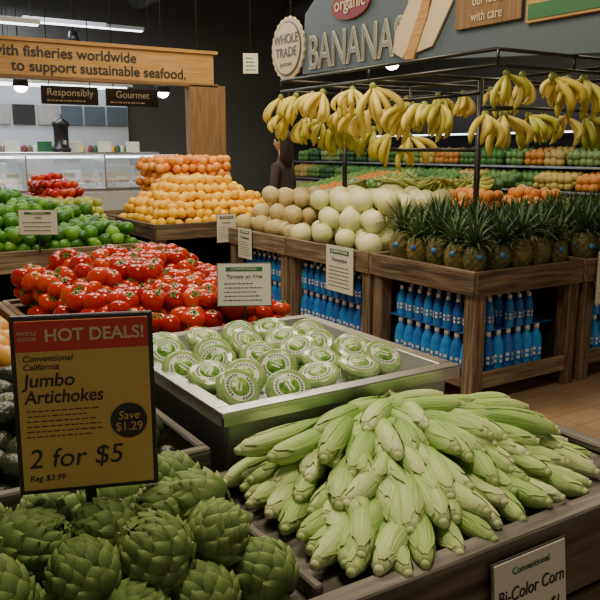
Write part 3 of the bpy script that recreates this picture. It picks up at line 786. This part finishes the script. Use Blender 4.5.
m=MB(); V,F=ball(.07,.05,8,6)
for i in range(14):
    for j in range(28):
        c=[.05,.16,.5,.05,.7,.4,.16][(j//4)%7]
        m.add(V,F,'mixed',Tm(5.7+i*.11,6.3+j*.113,.89+.02*i+R.uniform(-.01,.02),R.uniform(-1,1),R.uniform(-1,1),0),rnd=c)
m.obj('leafy_greens_pile')
e=empty('aisle_marker_sign',(4.33,7.85,2.47),(0,0,math.radians(-30))); panel(e,.17,.22,'white',.01,name='card'); scribble(e,-.06,.07,-.09,.08,4,'greend',-.008,.3)
b=MB(); V,F=tube([Vector((0,0,.11)),Vector((0,0,2.53))],[.006,.006],5); b.add(V,F,'black'); b.obj('rod',e)
# ---------------------------------------------------------------- people
def person(name,loc,yaw,coat,h=1.68):
    root=empty(name,loc,(0,0,yaw)); root.scale=(h/1.75,)*3
    me=bpy.data.meshes.new('body')
    P=[(0,0,.98),(0,0,1.18),(0,-.01,1.34),(0,0,1.44),(0,-.005,1.54),
       (.1,0,.92),(.11,-.01,.5),(.11,.02,.08),(.12,-.13,.04),(-.1,0,.92),(-.11,-.01,.5),(-.11,.02,.08),(-.12,-.13,.04),
       (.16,0,1.385),(.23,.01,1.12),(.22,-.14,.95),(-.16,0,1.385),(-.23,.01,1.12),(-.22,-.14,.95)]
    E=[(0,1),(1,2),(2,3),(3,4),(0,5),(5,6),(6,7),(7,8),(0,9),(9,10),(10,11),(11,12),(2,13),(13,14),(14,15),(2,16),(16,17),(17,18)]
    RD=[(.16,.12),(.125,.1),(.14,.11),(.065,.065),(.048,.05),(.1,.1),(.07,.07),(.05,.05),(.045,.035),(.1,.1),(.07,.07),(.05,.05),(.045,.035),(.058,.058),(.048,.048),(.035,.035),(.058,.058),(.048,.048),(.035,.035)]
    me.from_pydata(P,E,[]); o=bpy.data.objects.new('body',me); bpy.context.collection.objects.link(o); o.parent=root
    s=o.modifiers.new('s','SKIN'); 
    for i,r in enumerate(RD): me.skin_vertices[0].data[i].radius=r
    me.skin_vertices[0].data[0].use_root=True
    o.modifiers.new('ss','SUBSURF').levels=2; o.modifiers['ss'].render_levels=2; me.materials.append(M[coat]); s.use_smooth_shade=True
    V=[];F=[];n=16;sg=20
    for j in range(n+1):
        t=pi*j/n
        for i in range(sg):
            a=2*pi*i/sg; x=.075*math.sin(t)*math.cos(a); y=.093*math.sin(t)*math.sin(a); z=-.118*math.cos(t)
            if z<-.02: x*=1-.9*(-.02-z)*2.2; y=y*(1-(-.02-z)*1.6)-(.012 if y<0 else 0)
            if y<-.05:
                if abs(x)<.018 and -.045<z<.02: y-=.018
                if .02<abs(x)<.045 and 0<z<.03: y+=.008
            V.append((x,y,z+1.65))
    for j in range(n):
        for i in range(sg): k=(i+1)%sg; F.append((j*sg+i,j*sg+k,(j+1)*sg+k,(j+1)*sg+i))
    b=MB(); b.add(V,F,'skin')
    v,f=tube([Vector((0,.01,1.43)),Vector((0,0,1.6))],[.055,.05],14); b.add(v,f,'skin')
    for sx in(-1,1):
        v,f=ball(.012,.012,10,6); b.add(v,f,'white',Tm(sx*.032,-.08,1.665)); v,f=ball(.006,.006,8,5); b.add(v,f,'ink',Tm(sx*.032,-.09,1.665))
        v,f=ball(.012,.03,8,6); b.add(v,f,'skin',Tm(sx*.078,.005,1.65))
    b.box(-.024,.024,-.093,-.086,1.595,1.603,'maroon'); b.obj('head',root)
    b=MB(); v,f=ball(.092,.1,20,12); b.add(v,f,'hair',Tm(0,.014,1.695)@Matrix.Diagonal((1,1.06,1,1)))
    v,f=lathe([(.02,-.3),(.07,-.28),(.1,-.2),(.1,-.08),(.094,.02),(.085,.08)],26,True,lambda a,z:1+.05*math.sin(9*a)+.03*math.sin(17*a+z*30)); b.add(v,f,'hair',Tm(0,.05,1.66)@Matrix.Diagonal((1,.66,1,1)))
    b.obj('hair',root)
    b=MB()
    for sx in(-1,1):
        base=Vector((sx*.22,-.15,.94)); v,f=ball(.036,.045,10,8); b.add(v,f,'skin',Tm(*(base+Vector((0,-.02,-.02))),.5,0,0)@Matrix.Diagonal((1,.55,1.1,1)))
        for k in range(4):
            x=base.x+(k-1.5)*.018; Lf=(.065,.075,.07,.055)[k]
            v,f=tube([Vector((x,-.175,.9)),Vector((x,-.195,.9-Lf*.5)),Vector((x,-.19,.9-Lf))],[.009,.0085,.007],8); b.add(v,f,'skin')
        v,f=tube([Vector((base.x-sx*.03,-.17,.93)),Vector((base.x-sx*.05,-.195,.905)),Vector((base.x-sx*.05,-.205,.88))],[.011,.01,.008],8); b.add(v,f,'skin')
    b.obj('hands',root)
    return root
person('shopper',(4.27,7.05,0),math.radians(-150),'coat',1.68)
# ---------------------------------------------------------------- ceiling fixtures
def spot(loc):
    m=MB(); x,y,z=loc
    V,F=tube([Vector((x,y,z)),Vector((x,y,5.0))],[.008,.008],6); m.add(V,F,'black')
    V,F=lathe([(.05,z-.0),(.06,z-.03),(.1,z-.2),(.105,z-.2),(.07,z)],18); m.add(np.array(V)+np.array((x,y,0)),F,'black')
    V,F=lathe([(.09,z-.19),(.08,z-.23),(.05,z-.26),(.01,z-.27)],16); m.add(np.array(V)+np.array((x,y,0)),F,'lampE')
    m.obj('pendant_lamp')
for l in((6.2,7.6,2.75),(1.6,6.4,3.0),(2.7,7.4,3.25),(4.3,10.4,2.5),(2.35,10.4,2.5),(7.2,6.0,3.1),(3.6,12.2,3.3),(2.6,12.4,3.0)): spot(l)
m=MB()
for i in range(4):
    y=5+2.6*i; m.box(-5,11,y,y+.12,4.6,4.85,'dark')
for x in(0.5,5.5,9):
    V,F=tube([Vector((x,-4,4.35)),Vector((x,14.4,4.35))],[.22,.22],16); m.add(V,F,'steelb')
m.obj('ceiling_duct_and_beam')
m=MB()
for (x,y,z) in((1.9,9.8,3.0),(3.3,11.5,3.3),(2.2,12.5,3.1),(4.4,12.8,3.5)):
    m.box(x-.6,x+.6,y,y+.12,z,z+.06,'caseW'); m.box(x-.58,x+.58,y+.02,y+.1,z-.015,z,'stripE')
    for q in(-.5,.5): V,F=tube([Vector((x+q,y+.06,z+.06)),Vector((x+q,y+.06,5.0))],[.005,.005],5); m.add(V,F,'black')
m.obj('linear_light_fixture')
# ---------------------------------------------------------------- lights
def area(x,y,z,sx,sy,e,col=(1,.84,.58)):
    l=bpy.data.lights.new('ceiling_light','AREA'); l.shape='RECTANGLE'; l.size=sx; l.size_y=sy; l.energy=e; l.color=col
    o=bpy.data.objects.new('ceiling_light',l); bpy.context.collection.objects.link(o); o.location=(x,y,z)
area(1.0,1.4,3.6,.7,.7,64); area(2.6,4.0,4.1,1.,1.,85); area(1,4.6,4.1,1.2,1.2,95); area(4,7.2,4.1,2,2,115)
area(2,10.5,4.1,3,1,130,(.9,.95,1)); area(7.3,8,4.1,1.2,5,70); area(7,3.5,4.1,2,2,60); area(2,13.2,4,3,1,130,(.9,.95,1))
w=bpy.data.worlds.new('w'); bpy.context.scene.world=w; w.use_nodes=True
w.node_tree.nodes['Background'].inputs[0].default_value=(1,.89,.66,1); w.node_tree.nodes['Background'].inputs[1].default_value=.29
# ---------------------------------------------------------------- camera
cd=bpy.data.cameras.new('camera'); cam=bpy.data.objects.new('camera',cd); bpy.context.collection.objects.link(cam)
cam.location=(0,0,1.5); cam.rotation_euler=(pi/2-math.atan(.2),0,math.radians(-32.5)); cd.lens=45; cd.sensor_width=36
bpy.context.scene.camera=cam
